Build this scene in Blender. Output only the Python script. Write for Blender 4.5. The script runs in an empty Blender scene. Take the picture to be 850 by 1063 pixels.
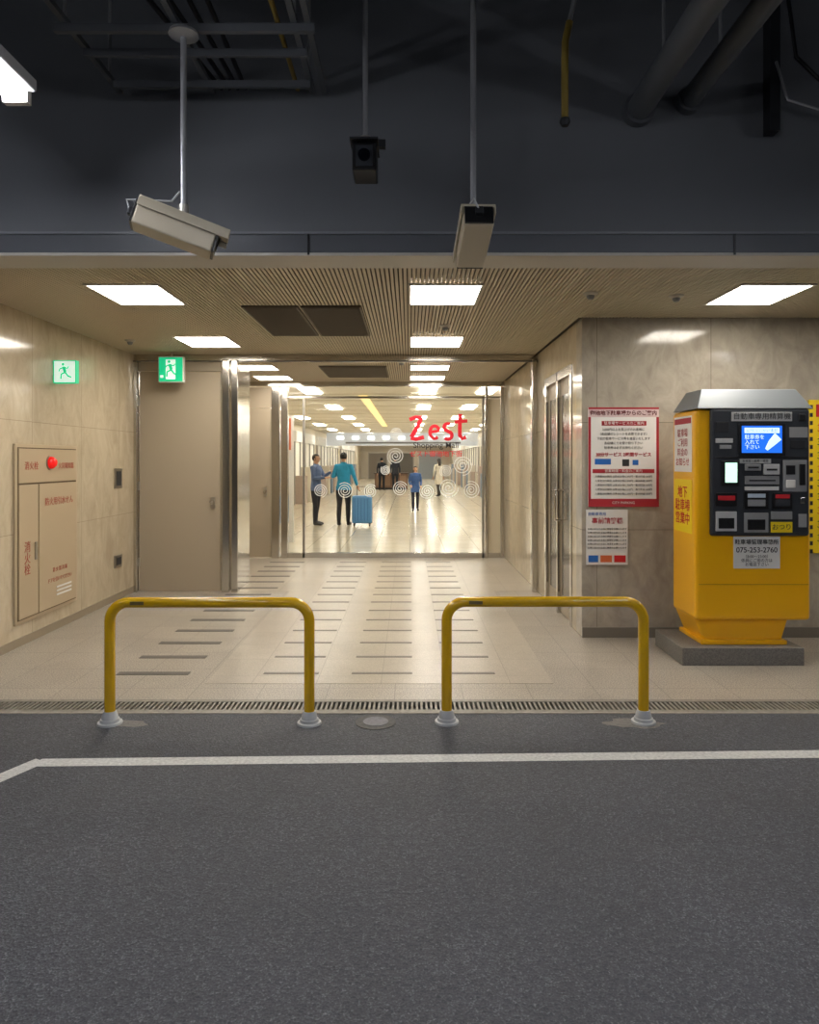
import bpy, bmesh, math, random
from mathutils import Vector, Matrix
random.seed(4)
scene = bpy.context.scene
scene.view_settings.view_transform = 'Standard'
COL = scene.collection

# ------------------------------------------------------------------ materials
def lin(c):
    if isinstance(c, str):
        c = [int(c[i:i+2], 16)/255 for i in (0, 2, 4)]
    return tuple(((v/12.92) if v <= 0.04045 else ((v+0.055)/1.055)**2.4) for v in c[:3]) + (1.0,)
MATS = {}
def mat(name, col='808080', rough=0.5, metal=0.0, emit=None, es=0.0, noise=0.0, nscale=20, bump=0.0, bscale=200, coat=0.0):
    if name in MATS: return MATS[name]
    m = bpy.data.materials.new(name); m.use_nodes = True
    nt = m.node_tree; b = nt.nodes['Principled BSDF']
    c = lin(col)
    b.inputs['Base Color'].default_value = c
    b.inputs['Roughness'].default_value = rough
    b.inputs['Metallic'].default_value = metal
    if coat: b.inputs['Coat Weight'].default_value = coat
    if emit:
        b.inputs['Emission Color'].default_value = lin(emit)
        b.inputs['Emission Strength'].default_value = es
    tc = nt.nodes.new('ShaderNodeTexCoord')
    if noise:
        n = nt.nodes.new('ShaderNodeTexNoise'); n.inputs['Scale'].default_value = nscale; n.inputs['Detail'].default_value = 6
        nt.links.new(tc.outputs['Object'], n.inputs['Vector'])
        r = nt.nodes.new('ShaderNodeValToRGB')
        r.color_ramp.elements[0].position = 0.3; r.color_ramp.elements[1].position = 0.7
        r.color_ramp.elements[0].color = tuple(v*(1-noise) for v in c[:3])+(1,)
        r.color_ramp.elements[1].color = tuple(min(1, v*(1+noise)) for v in c[:3])+(1,)
        nt.links.new(n.outputs['Fac'], r.inputs['Fac']); nt.links.new(r.outputs['Color'], b.inputs['Base Color'])
    if bump:
        n = nt.nodes.new('ShaderNodeTexNoise'); n.inputs['Scale'].default_value = bscale; n.inputs['Detail'].default_value = 4
        nt.links.new(tc.outputs['Object'], n.inputs['Vector'])
        bp = nt.nodes.new('ShaderNodeBump'); bp.inputs['Strength'].default_value = bump; bp.inputs['Distance'].default_value = 0.01
        nt.links.new(n.outputs['Fac'], bp.inputs['Height']); nt.links.new(bp.outputs['Normal'], b.inputs['Normal'])
    MATS[name] = m
    return m

def math_node(nt, op, a, b=None):
    n = nt.nodes.new('ShaderNodeMath'); n.operation = op
    for i, v in enumerate((a, b)):
        if v is None: continue
        if isinstance(v, (int, float)): n.inputs[i].default_value = v
        else: nt.links.new(v, n.inputs[i])
    return n.outputs[0]

def stone(name, c1, c2, axes=('X', 'Y'), size=(0.6, 0.6), joint=0.006, jcol='60584c', off=(0, 0), rough=0.15,
          scale=3.0, stretch=(1, 1, 1), speck=0.0, speck_scale=300, var=0.06, rbump=0.0):
    m = bpy.data.materials.new(name); m.use_nodes = True; nt = m.node_tree; b = nt.nodes['Principled BSDF']
    tc = nt.nodes.new('ShaderNodeTexCoord'); mp = nt.nodes.new('ShaderNodeMapping'); mp.inputs['Scale'].default_value = stretch
    nt.links.new(tc.outputs['Object'], mp.inputs['Vector'])
    n = nt.nodes.new('ShaderNodeTexNoise'); n.inputs['Scale'].default_value = scale; n.inputs['Detail'].default_value = 9
    n.inputs['Roughness'].default_value = 0.66; n.inputs['Distortion'].default_value = 0.8
    nt.links.new(mp.outputs[0], n.inputs['Vector'])
    r = nt.nodes.new('ShaderNodeValToRGB'); r.color_ramp.elements[0].position = 0.32; r.color_ramp.elements[1].position = 0.66
    r.color_ramp.elements[0].color = lin(c1); r.color_ramp.elements[1].color = lin(c2)
    nt.links.new(n.outputs['Fac'], r.inputs['Fac']); colour = r.outputs['Color']
    if speck:
        v = nt.nodes.new('ShaderNodeTexNoise'); v.inputs['Scale'].default_value = speck_scale; v.inputs['Detail'].default_value = 2
        nt.links.new(tc.outputs['Object'], v.inputs['Vector'])
        rr = nt.nodes.new('ShaderNodeValToRGB'); rr.color_ramp.elements[0].position = 0.38; rr.color_ramp.elements[1].position = 0.62
        rr.color_ramp.elements[0].color = (1-speck,)*3+(1,); rr.color_ramp.elements[1].color = (1+speck*0.5,)*3+(1,)
        nt.links.new(v.outputs['Fac'], rr.inputs['Fac'])
        mx = nt.nodes.new('ShaderNodeMix'); mx.data_type = 'RGBA'; mx.blend_type = 'MULTIPLY'; mx.inputs[0].default_value = 1
        nt.links.new(colour, mx.inputs[6]); nt.links.new(rr.outputs['Color'], mx.inputs[7]); colour = mx.outputs[2]
    sp = nt.nodes.new('ShaderNodeSeparateXYZ'); nt.links.new(tc.outputs['Object'], sp.inputs[0])
    fr = []; fl = []
    for i in range(2):
        u = math_node(nt, 'DIVIDE', math_node(nt, 'ADD', sp.outputs[axes[i]], off[i]+100*size[i]), size[i])
        f = math_node(nt, 'FRACT', u); fl.append(math_node(nt, 'FLOOR', u))
        fr.append(math_node(nt, 'LESS_THAN', f, joint/size[i]))
    cmb = nt.nodes.new('ShaderNodeCombineXYZ'); nt.links.new(fl[0], cmb.inputs[0]); nt.links.new(fl[1], cmb.inputs[1])
    wn = nt.nodes.new('ShaderNodeTexWhiteNoise'); nt.links.new(cmb.outputs[0], wn.inputs['Vector'])
    val = math_node(nt, 'ADD', math_node(nt, 'MULTIPLY', wn.outputs['Value'], var*2), 1-var)
    hs = nt.nodes.new('ShaderNodeHueSaturation'); nt.links.new(colour, hs.inputs['Color']); nt.links.new(val, hs.inputs['Value'])
    j = math_node(nt, 'MAXIMUM', fr[0], fr[1])
    mx = nt.nodes.new('ShaderNodeMix'); mx.data_type = 'RGBA'
    nt.links.new(j, mx.inputs[0]); nt.links.new(hs.outputs['Color'], mx.inputs[6]); mx.inputs[7].default_value = lin(jcol)
    nt.links.new(mx.outputs[2], b.inputs['Base Color'])
    b.inputs['Roughness'].default_value = rough
    return m

def asphalt_mat():
    m = bpy.data.materials.new('asphalt'); m.use_nodes = True; nt = m.node_tree; b = nt.nodes['Principled BSDF']
    tc = nt.nodes.new('ShaderNodeTexCoord')
    v = nt.nodes.new('ShaderNodeTexVoronoi'); v.inputs['Scale'].default_value = 90
    nt.links.new(tc.outputs['Object'], v.inputs['Vector'])
    n = nt.nodes.new('ShaderNodeTexNoise'); n.inputs['Scale'].default_value = 150; n.inputs['Detail'].default_value = 3
    nt.links.new(tc.outputs['Object'], n.inputs['Vector'])
    n2 = nt.nodes.new('ShaderNodeTexNoise'); n2.inputs['Scale'].default_value = 1.3; n2.inputs['Detail'].default_value = 6
    nt.links.new(tc.outputs['Object'], n2.inputs['Vector'])
    r = nt.nodes.new('ShaderNodeValToRGB')
    e = r.color_ramp.elements; e[0].position = 0.34; e[0].color = lin('3e4044'); e[1].position = 0.82; e[1].color = lin('8f9094')
    e2 = r.color_ramp.elements.new(0.58); e2.color = lin('54565b')
    s = math_node(nt, 'ADD', math_node(nt, 'MULTIPLY', n.outputs['Fac'], 0.75), math_node(nt, 'MULTIPLY', v.outputs['Color'], 0.25))
    s = math_node(nt, 'ADD', s, math_node(nt, 'MULTIPLY', math_node(nt, 'SUBTRACT', n2.outputs['Fac'], 0.5), 0.16))
    nt.links.new(s, r.inputs['Fac']); nt.links.new(r.outputs['Color'], b.inputs['Base Color'])
    bp = nt.nodes.new('ShaderNodeBump'); bp.inputs['Strength'].default_value = 0.6; bp.inputs['Distance'].default_value = 0.006
    nt.links.new(math_node(nt, 'ADD', n.outputs['Fac'], v.outputs['Distance']), bp.inputs['Height'])
    nt.links.new(bp.outputs['Normal'], b.inputs['Normal']); b.inputs['Roughness'].default_value = 0.7
    return m

def glass_mat():
    m = bpy.data.materials.new('clear_glass'); m.use_nodes = True; nt = m.node_tree
    nt.nodes.remove(nt.nodes['Principled BSDF']); out = nt.nodes['Material Output']
    t = nt.nodes.new('ShaderNodeBsdfTransparent'); t.inputs[0].default_value = (0.97, 0.98, 0.97, 1)
    g = nt.nodes.new('ShaderNodeBsdfGlossy'); g.inputs['Roughness'].default_value = 0.01
    lw = nt.nodes.new('ShaderNodeLayerWeight'); lw.inputs[0].default_value = 0.25
    mx = nt.nodes.new('ShaderNodeMixShader')
    nt.links.new(math_node(nt, 'MULTIPLY', lw.outputs['Fresnel'], 0.6), mx.inputs[0])
    nt.links.new(t.outputs[0], mx.inputs[1]); nt.links.new(g.outputs[0], mx.inputs[2]); nt.links.new(mx.outputs[0], out.inputs[0])
    return m
def film_mat(name, col, alpha, em):
    m = mat(name, col, 0.6, emit=col, es=em); m.node_tree.nodes['Principled BSDF'].inputs['Alpha'].default_value = alpha; return m

# ------------------------------------------------------------------ mesh helpers
def empty(name, loc=(0, 0, 0)):
    o = bpy.data.objects.new(name, None); o.location = loc; o.empty_display_size = 0.1; COL.objects.link(o); return o
def finish(name, bm, mats, parent=None, smooth=False, bevel=0, loc=None):
    me = bpy.data.meshes.new(name); bm.to_mesh(me); bm.free()
    for m in (mats if isinstance(mats, (list, tuple)) else [mats]): me.materials.append(m)
    if smooth:
        for p in me.polygons: p.use_smooth = True
    o = bpy.data.objects.new(name, me); COL.objects.link(o)
    if parent is not None: o.parent = parent
    if loc: o.location = loc
    if bevel:
        md = o.modifiers.new('bevel', 'BEVEL'); md.width = bevel; md.segments = 3; md.limit_method = 'ANGLE'
    return o
def addbox(bm, x0, x1, y0, y1, z0, z1, mi=0):
    vs = [bm.verts.new(p) for p in ((x0,y0,z0),(x1,y0,z0),(x1,y1,z0),(x0,y1,z0),(x0,y0,z1),(x1,y0,z1),(x1,y1,z1),(x0,y1,z1))]
    for f in ((0,3,2,1),(4,5,6,7),(0,1,5,4),(1,2,6,5),(2,3,7,6),(3,0,4,7)):
        fc = bm.faces.new([vs[i] for i in f]); fc.material_index = mi
    return vs
def box(name, x0, x1, y0, y1, z0, z1, m, parent=None, bevel=0):
    bm = bmesh.new(); addbox(bm, min(x0,x1), max(x0,x1), min(y0,y1), max(y0,y1), min(z0,z1), max(z0,z1))
    return finish(name, bm, m, parent, bevel=bevel)
def addtube(bm, pts, radii, seg=12, mi=0, ref=None):
    pts = [Vector(p) for p in pts]; rings = []
    up = Vector(ref) if ref else None
    prev = None
    for i, p in enumerate(pts):
        if i == 0: t = pts[1]-pts[0]
        elif i == len(pts)-1: t = pts[-1]-pts[-2]
        else: t = (pts[i+1]-p).normalized()+(p-pts[i-1]).normalized()
        t.normalize()
        if prev is None:
            a = up if up else (Vector((1, 0, 0)) if abs(t.x) < 0.8 else Vector((0, 1, 0)))
        else: a = prev
        n = (a - t*a.dot(t)).normalized(); b = t.cross(n); prev = n
        r = radii[i] if isinstance(radii, (list, tuple)) else radii
        ra, rb = r if isinstance(r, (list, tuple)) else (r, r)
        rings.append([bm.verts.new(p + n*math.cos(2*math.pi*k/seg)*ra + b*math.sin(2*math.pi*k/seg)*rb) for k in range(seg)])
    for i in range(len(rings)-1):
        for k in range(seg):
            f = bm.faces.new((rings[i][k], rings[i][(k+1) % seg], rings[i+1][(k+1) % seg], rings[i+1][k])); f.material_index = mi
    f = bm.faces.new(rings[0][::-1]); f.material_index = mi
    f = bm.faces.new(rings[-1]); f.material_index = mi
def tube(name, pts, radii, m, parent=None, seg=16, ref=None):
    bm = bmesh.new(); addtube(bm, pts, radii, seg, ref=ref); bmesh.ops.recalc_face_normals(bm, faces=bm.faces)
    o = finish(name, bm, m, parent, smooth=True)
    md = o.modifiers.new('es', 'EDGE_SPLIT'); md.split_angle = math.radians(50)
    return o
def ell(bm, c, r, mi=0, u=16, v=10, rot=None):
    mtx = Matrix.Translation(c) @ (rot.to_4x4() if rot else Matrix.Identity(4)) @ Matrix.Diagonal((r[0], r[1], r[2], 1))
    res = bmesh.ops.create_uvsphere(bm, u_segments=u, v_segments=v, radius=1, matrix=mtx)
    fs = set(f for vv in res['verts'] for f in vv.link_faces)
    for f in fs: f.material_index = mi; f.smooth = True
def prism(name, poly, y0, y1, m, parent=None, bevel=0, axis='Y'):
    bm = bmesh.new()
    def P(a, b, c): return (a, c, b) if axis == 'Y' else (c, a, b)
    A = [bm.verts.new(P(p[0], p[1], y0)) for p in poly]; B = [bm.verts.new(P(p[0], p[1], y1)) for p in poly]
    n = len(poly)
    bm.faces.new(A); bm.faces.new(B[::-1])
    for i in range(n): bm.faces.new((A[i], B[i], B[(i+1) % n], A[(i+1) % n]))
    bmesh.ops.recalc_face_normals(bm, faces=bm.faces)
    return finish(name, bm, m, parent, bevel=bevel)
FR = {'front': (math.pi/2, 0, 0), 'left': (math.pi/2, 0, math.pi/2), 'right': (math.pi/2, 0, -math.pi/2)}
def text(name, s, loc, size, m, parent=None, face='front', align='CENTER', extrude=0.0005, sx=1.0, offset=0, line=1.0):
    cu = bpy.data.curves.new(name, 'FONT'); cu.body = s; cu.size = size; cu.align_x = align; cu.align_y = 'CENTER'
    cu.extrude = extrude; cu.offset = offset; cu.space_line = line
    cu.materials.append(m); o = bpy.data.objects.new(name, cu); COL.objects.link(o)
    o.location = loc; o.rotation_euler = FR[face]; o.scale = (sx, 1, 1)
    if parent is not None: o.parent = parent
    return o

# ------------------------------------------------------------------ palette
M_asph = asphalt_mat(); M_glass = glass_mat()
M_wallL = stone('travertine_wall', 'bcac92', 'd1c4aa', ('Y', 'Z'), (0.92, 0.94), 0.004, 'a0917a', off=(0.3, 0.0), rough=0.12, scale=3.6, stretch=(1, 1.6, 0.8), var=0.025)
M_wallR = stone('marble_wall', 'a0988a', 'bbb3a4', ('X', 'Z'), (1.0, 0.94), 0.005, '7d766b', off=(0.36, 0.0), rough=0.1, scale=4.2, stretch=(1.6, 1, 1.0), var=0.025)
M_wallP = stone('marble_partition', 'b0a38c', 'c7baa0', ('Y', 'Z'), (0.9, 0.94), 0.005, '8a7f6c', off=(0.1, 0), rough=0.1, scale=4.2, stretch=(1, 1.6, 1.0), var=0.025)
M_floor = stone('granite_tile', 'aaa194', 'b9b1a3', ('X', 'Y'), (0.45, 0.45), 0.005, '8a8276', off=(0.1, 0.1), rough=0.36, scale=1.5, speck=0.42, speck_scale=110, var=0.04)
M_floorC = stone('walkway_tile', 'b0a798', 'beb5a6', ('X', 'Y'), (0.45, 0.435), 0.005, '968d7e', off=(0.2, 0.1), rough=0.28, scale=1.5, speck=0.24, speck_scale=140, var=0.035)
M_floorM = stone('mall_floor_tile', 'd0c6b0', 'dcd2bd', ('X', 'Y'), (0.6, 0.6), 0.012, 'a89e88', rough=0.16, scale=1.0, speck=0.08, var=0.04)
M_inlay = mat('dark_inlay_stone', '64605a', 0.45, noise=0.25, nscale=90)
M_line = mat('road_paint', 'd0d0cc', 0.6, noise=0.2, nscale=60, bump=0.3, bscale=150)
M_beam = mat('beam_paint', '66696d', 0.6)
M_band = mat('beam_band_paint', '54575c', 0.5)
M_soffit = mat('soffit_paint', 'c4bfb4', 0.5)
M_slat = mat('ceiling_slat', 'c6b99f', 0.5)
M_slatback = mat('ceiling_void', '544b40', 0.8)
M_panel = mat('light_panel', 'ffffff', 0.5, emit='fff6e8', es=23)
M_panelM = mat('mall_light_panel', 'ffffff', 0.5, emit='fffaf2', es=18)
M_tube = mat('fluorescent_tube', 'ffffff', 0.5, emit='f6f7ff', es=56)
M_steel = mat('stainless_steel', 'cfccc6', 0.16, 1.0)
M_steelB = mat('brushed_steel', 'aeaaa2', 0.35, 1.0, bump=0.1)
M_door = mat('door_paint', 'a89b87', 0.45)
M_dark = mat('dark_metal', '24262a', 0.5, 0.2)
M_black = mat('black_plastic', '121315', 0.35)
M_gal = mat('galvanised_pipe', '9a9c9e', 0.4, 0.5)
M_ypaint = mat('yellow_paint', 'd8aa0a', 0.25, noise=0.05, nscale=6, coat=0.5)
M_ymach = mat('yellow_enamel', 'f8b808', 0.3, coat=0.3)
M_white = mat('white_print', 'e9e8e4', 0.5)
M_red = mat('red_print', 'ad2a36', 0.5)
M_logo = mat('logo_red_glow', 'd0142a', 0.5, emit='d0142a', es=.15)  # small emission brightens the dim lettering, which is not lit itself
M_rprint = mat('bright_red_print', 'c81e28', 0.5)
M_blk = mat('black_print', '2a2a2c', 0.6)
M_grey = mat('grey_plastic', '8a8c8e', 0.45)
M_lgrey = mat('light_grey_plastic', 'b9bbbc', 0.4)
M_dgrey = mat('dark_grey_plastic', '2e3238', 0.4)
M_cream = mat('cream_paint', 'cdc2aa', 0.4)
M_concrete = mat('concrete', '7d7a75', 0.85, noise=0.2, nscale=60, bump=0.4, bscale=120)
M_blue = mat('blue_print', '2265b8', 0.5)
M_cab = mat('cabinet_paint', 'c0ad8f', 0.35)
M_cabl = mat('cabinet_gap', '6b5a42', 0.6)
M_dceil = mat('parking_ceiling_paint', '26282c', 0.8)
M_pipe = mat('pipe_paint', '54575b', 0.5)
M_yel = mat('yellow_print', 'f2d413', 0.5)
M_etch = film_mat('etched_white_film_glow', 'f4f6f4', 0.8, 0.15)  # white film with a faint added glow, not a light source

# ------------------------------------------------------------------ room shell
box('parking_lane_asphalt', -8, 8, -6, 4.36, -0.1, 0, M_asph)
fl = empty('floor')
box('granite_field', -3.25, 6.5, 4.62, 8.45, -0.1, 0.0, M_floor, fl)
box('walkway', -1.42, 1.0, 4.95, 8.45, -0.01, 0.0015, M_floorC, fl)
box('edge_strip', -8, 8, 4.36, 4.385, -0.1, 0.004, mat('kerb_concrete', '9a948a', 0.7, noise=0.15, nscale=30), fl)
box('vestibule_floor', -3.25, 1.51, 8.45, 11.36, -0.1, 0.001, M_floorC, fl)
box('mall_floor', -9, 8, 11.36, 61, -0.1, 0.0, M_floorM, fl)
box('granite_left', -8, -3.25, 4.62, 5.0, -0.1, 0, M_floor, fl)
bm = bmesh.new()
y = 5.15
while y < 11.2:
    addbox(bm, -2.12, -1.6, y, y+0.07, 0.0, 0.0035)
    y += 0.435
finish('floor_inlay_strips', bm, M_inlay, fl)
bm = bmesh.new()
for (x0, x1) in ((-1.06, -0.66), (-0.42, 0.02), (0.25, 0.62)):
    y = 5.15
    while y < 11.2:
        addbox(bm, x0, x1, y+0.02, y+0.06, 0.0, 0.0035)
        y += 0.435
finish('floor_inlay_strips_soft', bm, mat('grey_inlay_stone', '78726a', .5, noise=.2, nscale=90), fl)
# slot drain
dr = empty('drain_grating')
box('channel', -8, 8, 4.385, 4.62, -0.1, -0.03, M_black, dr)
bm = bmesh.new()
x = -8
while x < 8:
    addbox(bm, x, x+0.014, 4.42, 4.585, -0.03, 0.0)
    x += 0.030
addbox(bm, -8, 8, 4.386, 4.43, -0.03, 0.002); addbox(bm, -8, 8, 4.575, 4.618, -0.03, 0.002)
finish('bars', bm, mat('grating_steel', '8e8a80', 0.5, 0.2, noise=0.2, nscale=20), dr)

box('wall_left', -3.45, -3.25, 4.6, 11.36, 0, 2.8, M_wallL)
box('baseboard_left', -3.25, -3.243, 4.6, 8.4, 0, 0.07, mat('base_stone', '9c8f79', 0.3))
box('wall_corner_left', -8, -3.45, 4.62, 4.8, 0, 2.8, M_beam)
box('wall_right', 1.51, 6.5, 6.25, 6.45, 0, 2.8, M_wallR)
box('baseboard_right', 1.51, 6.5, 6.235, 6.25, 0, 0.09, mat('base_stone2', '7c766b', 0.3))
box('wall_partition', 1.51, 1.71, 6.45, 6.62, 0, 2.8, M_wallP)
box('wall_partition_upper', 1.51, 1.71, 6.62, 7.92, 2.45, 2.8, M_wallP)
box('wall_partition_inner', 1.51, 1.71, 7.92, 11.4, 0, 2.8, M_wallP)
box('wall_concourse_end', 6.5, 6.7, 4.4, 6.45, 0, 2.8, M_wallR)

# concourse ceiling : slats
ce = empty('ceiling')
bm = bmesh.new(); x = -3.25
while x < 6.48:
    addbox(bm, x, x+0.020, 4.60, (11.36 if x < 1.48 else 6.25), 2.8, 2.812); x += 0.03
finish('slats', bm, M_slat, ce)
box('backing', -3.45, 6.5, 4.6, 11.4, 2.83, 2.9, M_slatback, ce)
# beam
bmw = empty('ceiling_beam')
box('face', -8, 8, 4.36, 4.60, 2.93, 4.5, M_beam, bmw)
box('band', -8, 8, 4.335, 4.60, 2.815, 2.93, M_band, bmw, bevel=0.006)
box('band_highlight_cap', -8, 8, 4.325, 4.36, 2.925, 2.94, mat('beam_edge_highlight', '7a7d81', 0.4), bmw)  # lighter colour paints the highlight along the top of the band
box('soffit', -8, 8, 4.335, 4.62, 2.795, 2.815, M_soffit, bmw, bevel=0.003)
for i, xx in enumerate((-0.62, 1.97, -3.1)):
    box('joint_%d' % i, xx, xx+0.012, 4.328, 4.337, 2.8, 2.94, M_black, bmw)
box('ceiling_parking', -8, 8, -6, 4.36, 4.5, 4.6, M_dceil)
box('wall_parking_rear', -8, 8, -6.2, -6, 0, 4.5, M_beam)
box('wall_parking_left', -8.2, -8, -6, 4.8, 0, 4.5, M_beam)
box('wall_parking_right', 8, 8.2, -6, 4.8, 0, 4.5, M_beam)

def panel(x0, x1, y0, y1, m=M_panel, z=2.8):
    e = empty('ceiling_light_panel')
    bm = bmesh.new(); t = 0.018
    addbox(bm, x0-t, x1+t, y0-t, y0, z-0.012, z+0.0); addbox(bm, x0-t, x1+t, y1, y1+t, z-0.012, z)
    addbox(bm, x0-t, x0, y0, y1, z-0.012, z); addbox(bm, x1, x1+t, y0, y1, z-0.012, z)
    finish('frame', bm, M_soffit, e)
    box('diffuser', x0, x1, y0, y1, z-0.006, z, m, e)
for x0 in (-2.29, 0.01, 2.36):
    panel(x0, x0+0.5, 5.05, 5.67)
for x0 in (-2.37, 0.02): panel(x0, x0+0.52, 7.17, 7.8)
for x0 in (-2.3, 0.02):
    panel(x0, x0+0.5, 9.3, 9.8); panel(x0, x0+0.5, 10.5, 11.0)
panel(4.7, 5.2, 5.05, 5.67)
M_vent = mat('vent_brown', '625849', 0.6)
av = empty('ceiling_air_vent')
for i, (x0, x1) in enumerate(((-1.36, -0.9), (-0.88, -0.39))):
    bm = bmesh.new(); addbox(bm, x0, x1, 5.75, 7.08, 2.785, 2.80); yy = 5.77
    while yy < 7.06: addbox(bm, x0+0.02, x1-0.02, yy, yy+0.012, 2.778, 2.785); yy += 0.03
    finish('grille_%d' % i, bm, M_vent, av)
av2 = empty('ceiling_air_vent')
bm = bmesh.new(); addbox(bm, -1.2, -0.3, 9.4, 10.6, 2.785, 2.8); yy = 9.42
while yy < 10.58: addbox(bm, -1.18, -0.32, yy, yy+0.012, 2.778, 2.785); yy += 0.03
finish('grille', bm, M_vent, av2)
def disc(name, x, y, z, r, h, m, parent=None):
    return tube(name, [(x, y, z), (x, y, z-h*0.5), (x, y, z-h)], [r, r*0.95, r*0.6], m, parent)
for (xx, yy) in ((1.35, 5.32), (0.33, 6.6), (2.02, 5.4), (-0.1, 9.0), (-2.9, 7.4)):
    e = empty('smoke_detector'); disc('base', xx, yy, 2.8, 0.055, 0.02, M_soffit, e); disc('sensor', xx, yy, 2.782, 0.03, 0.03, M_grey, e)

# ------------------------------------------------------------------ outer frame
fr = empty('trim_1')
Y0, Y1 = 8.38, 8.5
for i, (a, b) in enumerate(((-3.31, -3.2), (-2.21, -2.12), (-2.10, -2.02), (1.44, 1.509))):
    box('post_%d' % i, max(a, -3.249), b, Y0, Y1, 0, 2.74, M_steel, fr, bevel=0.01)
box('header', -3.249, 1.509, Y0+0.01, Y1, 2.72, 2.8, M_steel, fr, bevel=0.006)
box('header_shadow_gap', -3.249, 1.509, Y0, Y0+0.02, 2.712, 2.722, M_dgrey, fr)
box('return_panel', -2.10, -2.04, 8.5, 9.1, 0, 2.7, M_steel, fr, bevel=0.006)

def flat_door(name, x0, x1, y, z1, side=1):
    e = empty(name)
    box('leaf', x0+0.012, x1-0.012, y, y+0.045, 0.012, z1, M_door, e, bevel=0.004)
    box('lintel', x0, x1, y+0.005, y+0.06, z1+0.01, 2.712, M_door, e)
    hx = x1-0.10 if side > 0 else x0+0.10
    box('lock_plate', hx-0.025, hx+0.025, y-0.006, y, 0.98, 1.12, M_steelB, e, bevel=0.003)
    tube('knob', [(hx, y, 1.06), (hx, y-0.03, 1.06), (hx, y-0.045, 1.06), (hx, y-0.07, 1.06)], [0.012, 0.012, 0.03, 0.024], M_steel, e)
    for zz in (0.3, 1.2, 2.2): box('hinge_%d' % int(zz*10), (x0 if side > 0 else x1-0.02), (x0+0.02 if side > 0 else x1), y-0.008, y, zz, zz+0.1, M_steelB, e)
flat_door('door_1', -3.2, -2.22, 8.42, 2.60)
flat_door('door_2', -3.2, -2.19, 11.33, 2.38)

# ------------------------------------------------------------------ inner glazed screen
sc = empty('window_1')
YI = 11.34
for i, (a, b) in enumerate(((-2.19, -2.06), (-2.04, -1.93), (1.20, 1.25), (1.44, 1.509))):
    box('post_%d' % i, a, b, YI-0.04, YI+0.08, 0, 2.72, M_steel, sc, bevel=0.01)
box('header', -3.249, 1.509, YI-0.03, YI+0.08, 2.73, 2.8, M_steel, sc)
box('transom', -1.93, 1.44, YI-0.02, YI+0.06, 2.54, 2.57, M_steel, sc)
for i, xx in enumerate((-1.70, 1.155)):
    box('mullion_%d' % i, xx, xx+0.035, YI-0.01, YI+0.04, 0.0, 2.54, M_steelB, sc)
box('bottom_rail', -1.93, 1.44, YI-0.01, YI+0.04, 0.0, 0.08, M_steel, sc)
box('side_panel', 1.25, 1.44, YI, YI+0.03, 0.08, 2.53, M_cream, sc)
box('pane', -1.93, 1.20, YI+0.012, YI+0.016, 0.08, 2.73, M_glass, sc)
def spiral(name, cx, cz, R, turns, w, y, m, parent, sgn=1, ph=0):
    pts = []; n = int(turns*22)
    for i in range(n+1):
        t = i/n; a = ph+sgn*t*turns*2*math.pi; r = R*(0.08+0.92*t)
        pts.append((cx+r*math.cos(a), y, cz+r*math.sin(a)))
    bm = bmesh.new(); addtube(bm, pts, [(0.0012, w)]*len(pts), 6, ref=(0, 1, 0))
    return finish(name, bm, m, parent)
dec = empty('glass_door_decal')
DY = YI+0.006
for i, (px, pz, R) in enumerate(((-1.42, 1.07, .11), (-1.03, 1.07, .13), (-0.62, 1.06, .11), (-0.22, 1.62, .14), (0.28, 1.06, .12), (0.62, 1.12, .16), (0.84, 1.47, .16),
                                 (0.98, 1.08, .14), (-0.15, 1.10, .12), (0.58, 1.38, .10), (-0.38, 1.40, .08), (1.02, 1.95, .1), (-0.22, 1.98, .1))):
    spiral('spiral_%d' % i, px, pz, R, 3.2, 0.006, DY, M_etch, dec, 1 if i % 2 else -1, i)
lg = empty('entrance_logo_lettering')
LY = YI+0.002
def stroke(name, pts, w):
    bm = bmesh.new(); p3 = [(p[0], LY, p[1]) for p in pts]
    addtube(bm, p3, [(0.002, w)]*len(p3), 8, ref=(0, 1, 0)); return finish(name, bm, M_logo, lg)
bx, bz = 0.0, 1.87
stroke('Z_top', [(bx+.00, bz+.33), (bx+.10, bz+.37), (bx+.20, bz+.36)], .03)
stroke('Z_diag', [(bx+.19, bz+.36), (bx+.14, bz+.24), (bx+.03, bz+.05)], .033)
stroke('Z_base', [(bx+.02, bz+.04), (bx+.1, bz+.02), (bx+.23, bz+.05)], .032)
def arc(cx, cz, rx, rz, a0, a1, n=14): return [(cx+rx*math.cos(math.radians(a0+(a1-a0)*i/n)), cz+rz*math.sin(math.radians(a0+(a1-a0)*i/n))) for i in range(n+1)]
stroke('e_bar', [(bx+.33, bz+.13), (bx+.47, bz+.155)], .022)
stroke('e', arc(bx+.40, bz+.13, .075, .1, 15, 310), 0.026)
stroke('s', arc(bx+.61, bz+.21, .06, .055, 50, 250, 8)+arc(bx+.61, bz+.08, .065, .06, 80, -140, 9), 0.029)
stroke('t', [(bx+.81, bz+.42), (bx+.80, bz+.25), (bx+.80, bz+.08), (bx+.84, bz+.03), (bx+.90, bz+.05)], 0.031)
stroke('t_bar', [(bx+.72, bz+.29), (bx+.92, bz+.31)], 0.026)
text('tagline', 'Shopping Mall', (bx+.42, LY, bz-.08), 0.13, mat('tagline_grey', '3c3c40', .6), lg, offset=.0008)
text('kana', 'ゼスト御池地下街', (bx+.42, LY, bz-.22), 0.105, M_logo, lg, offset=.0008)

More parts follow.
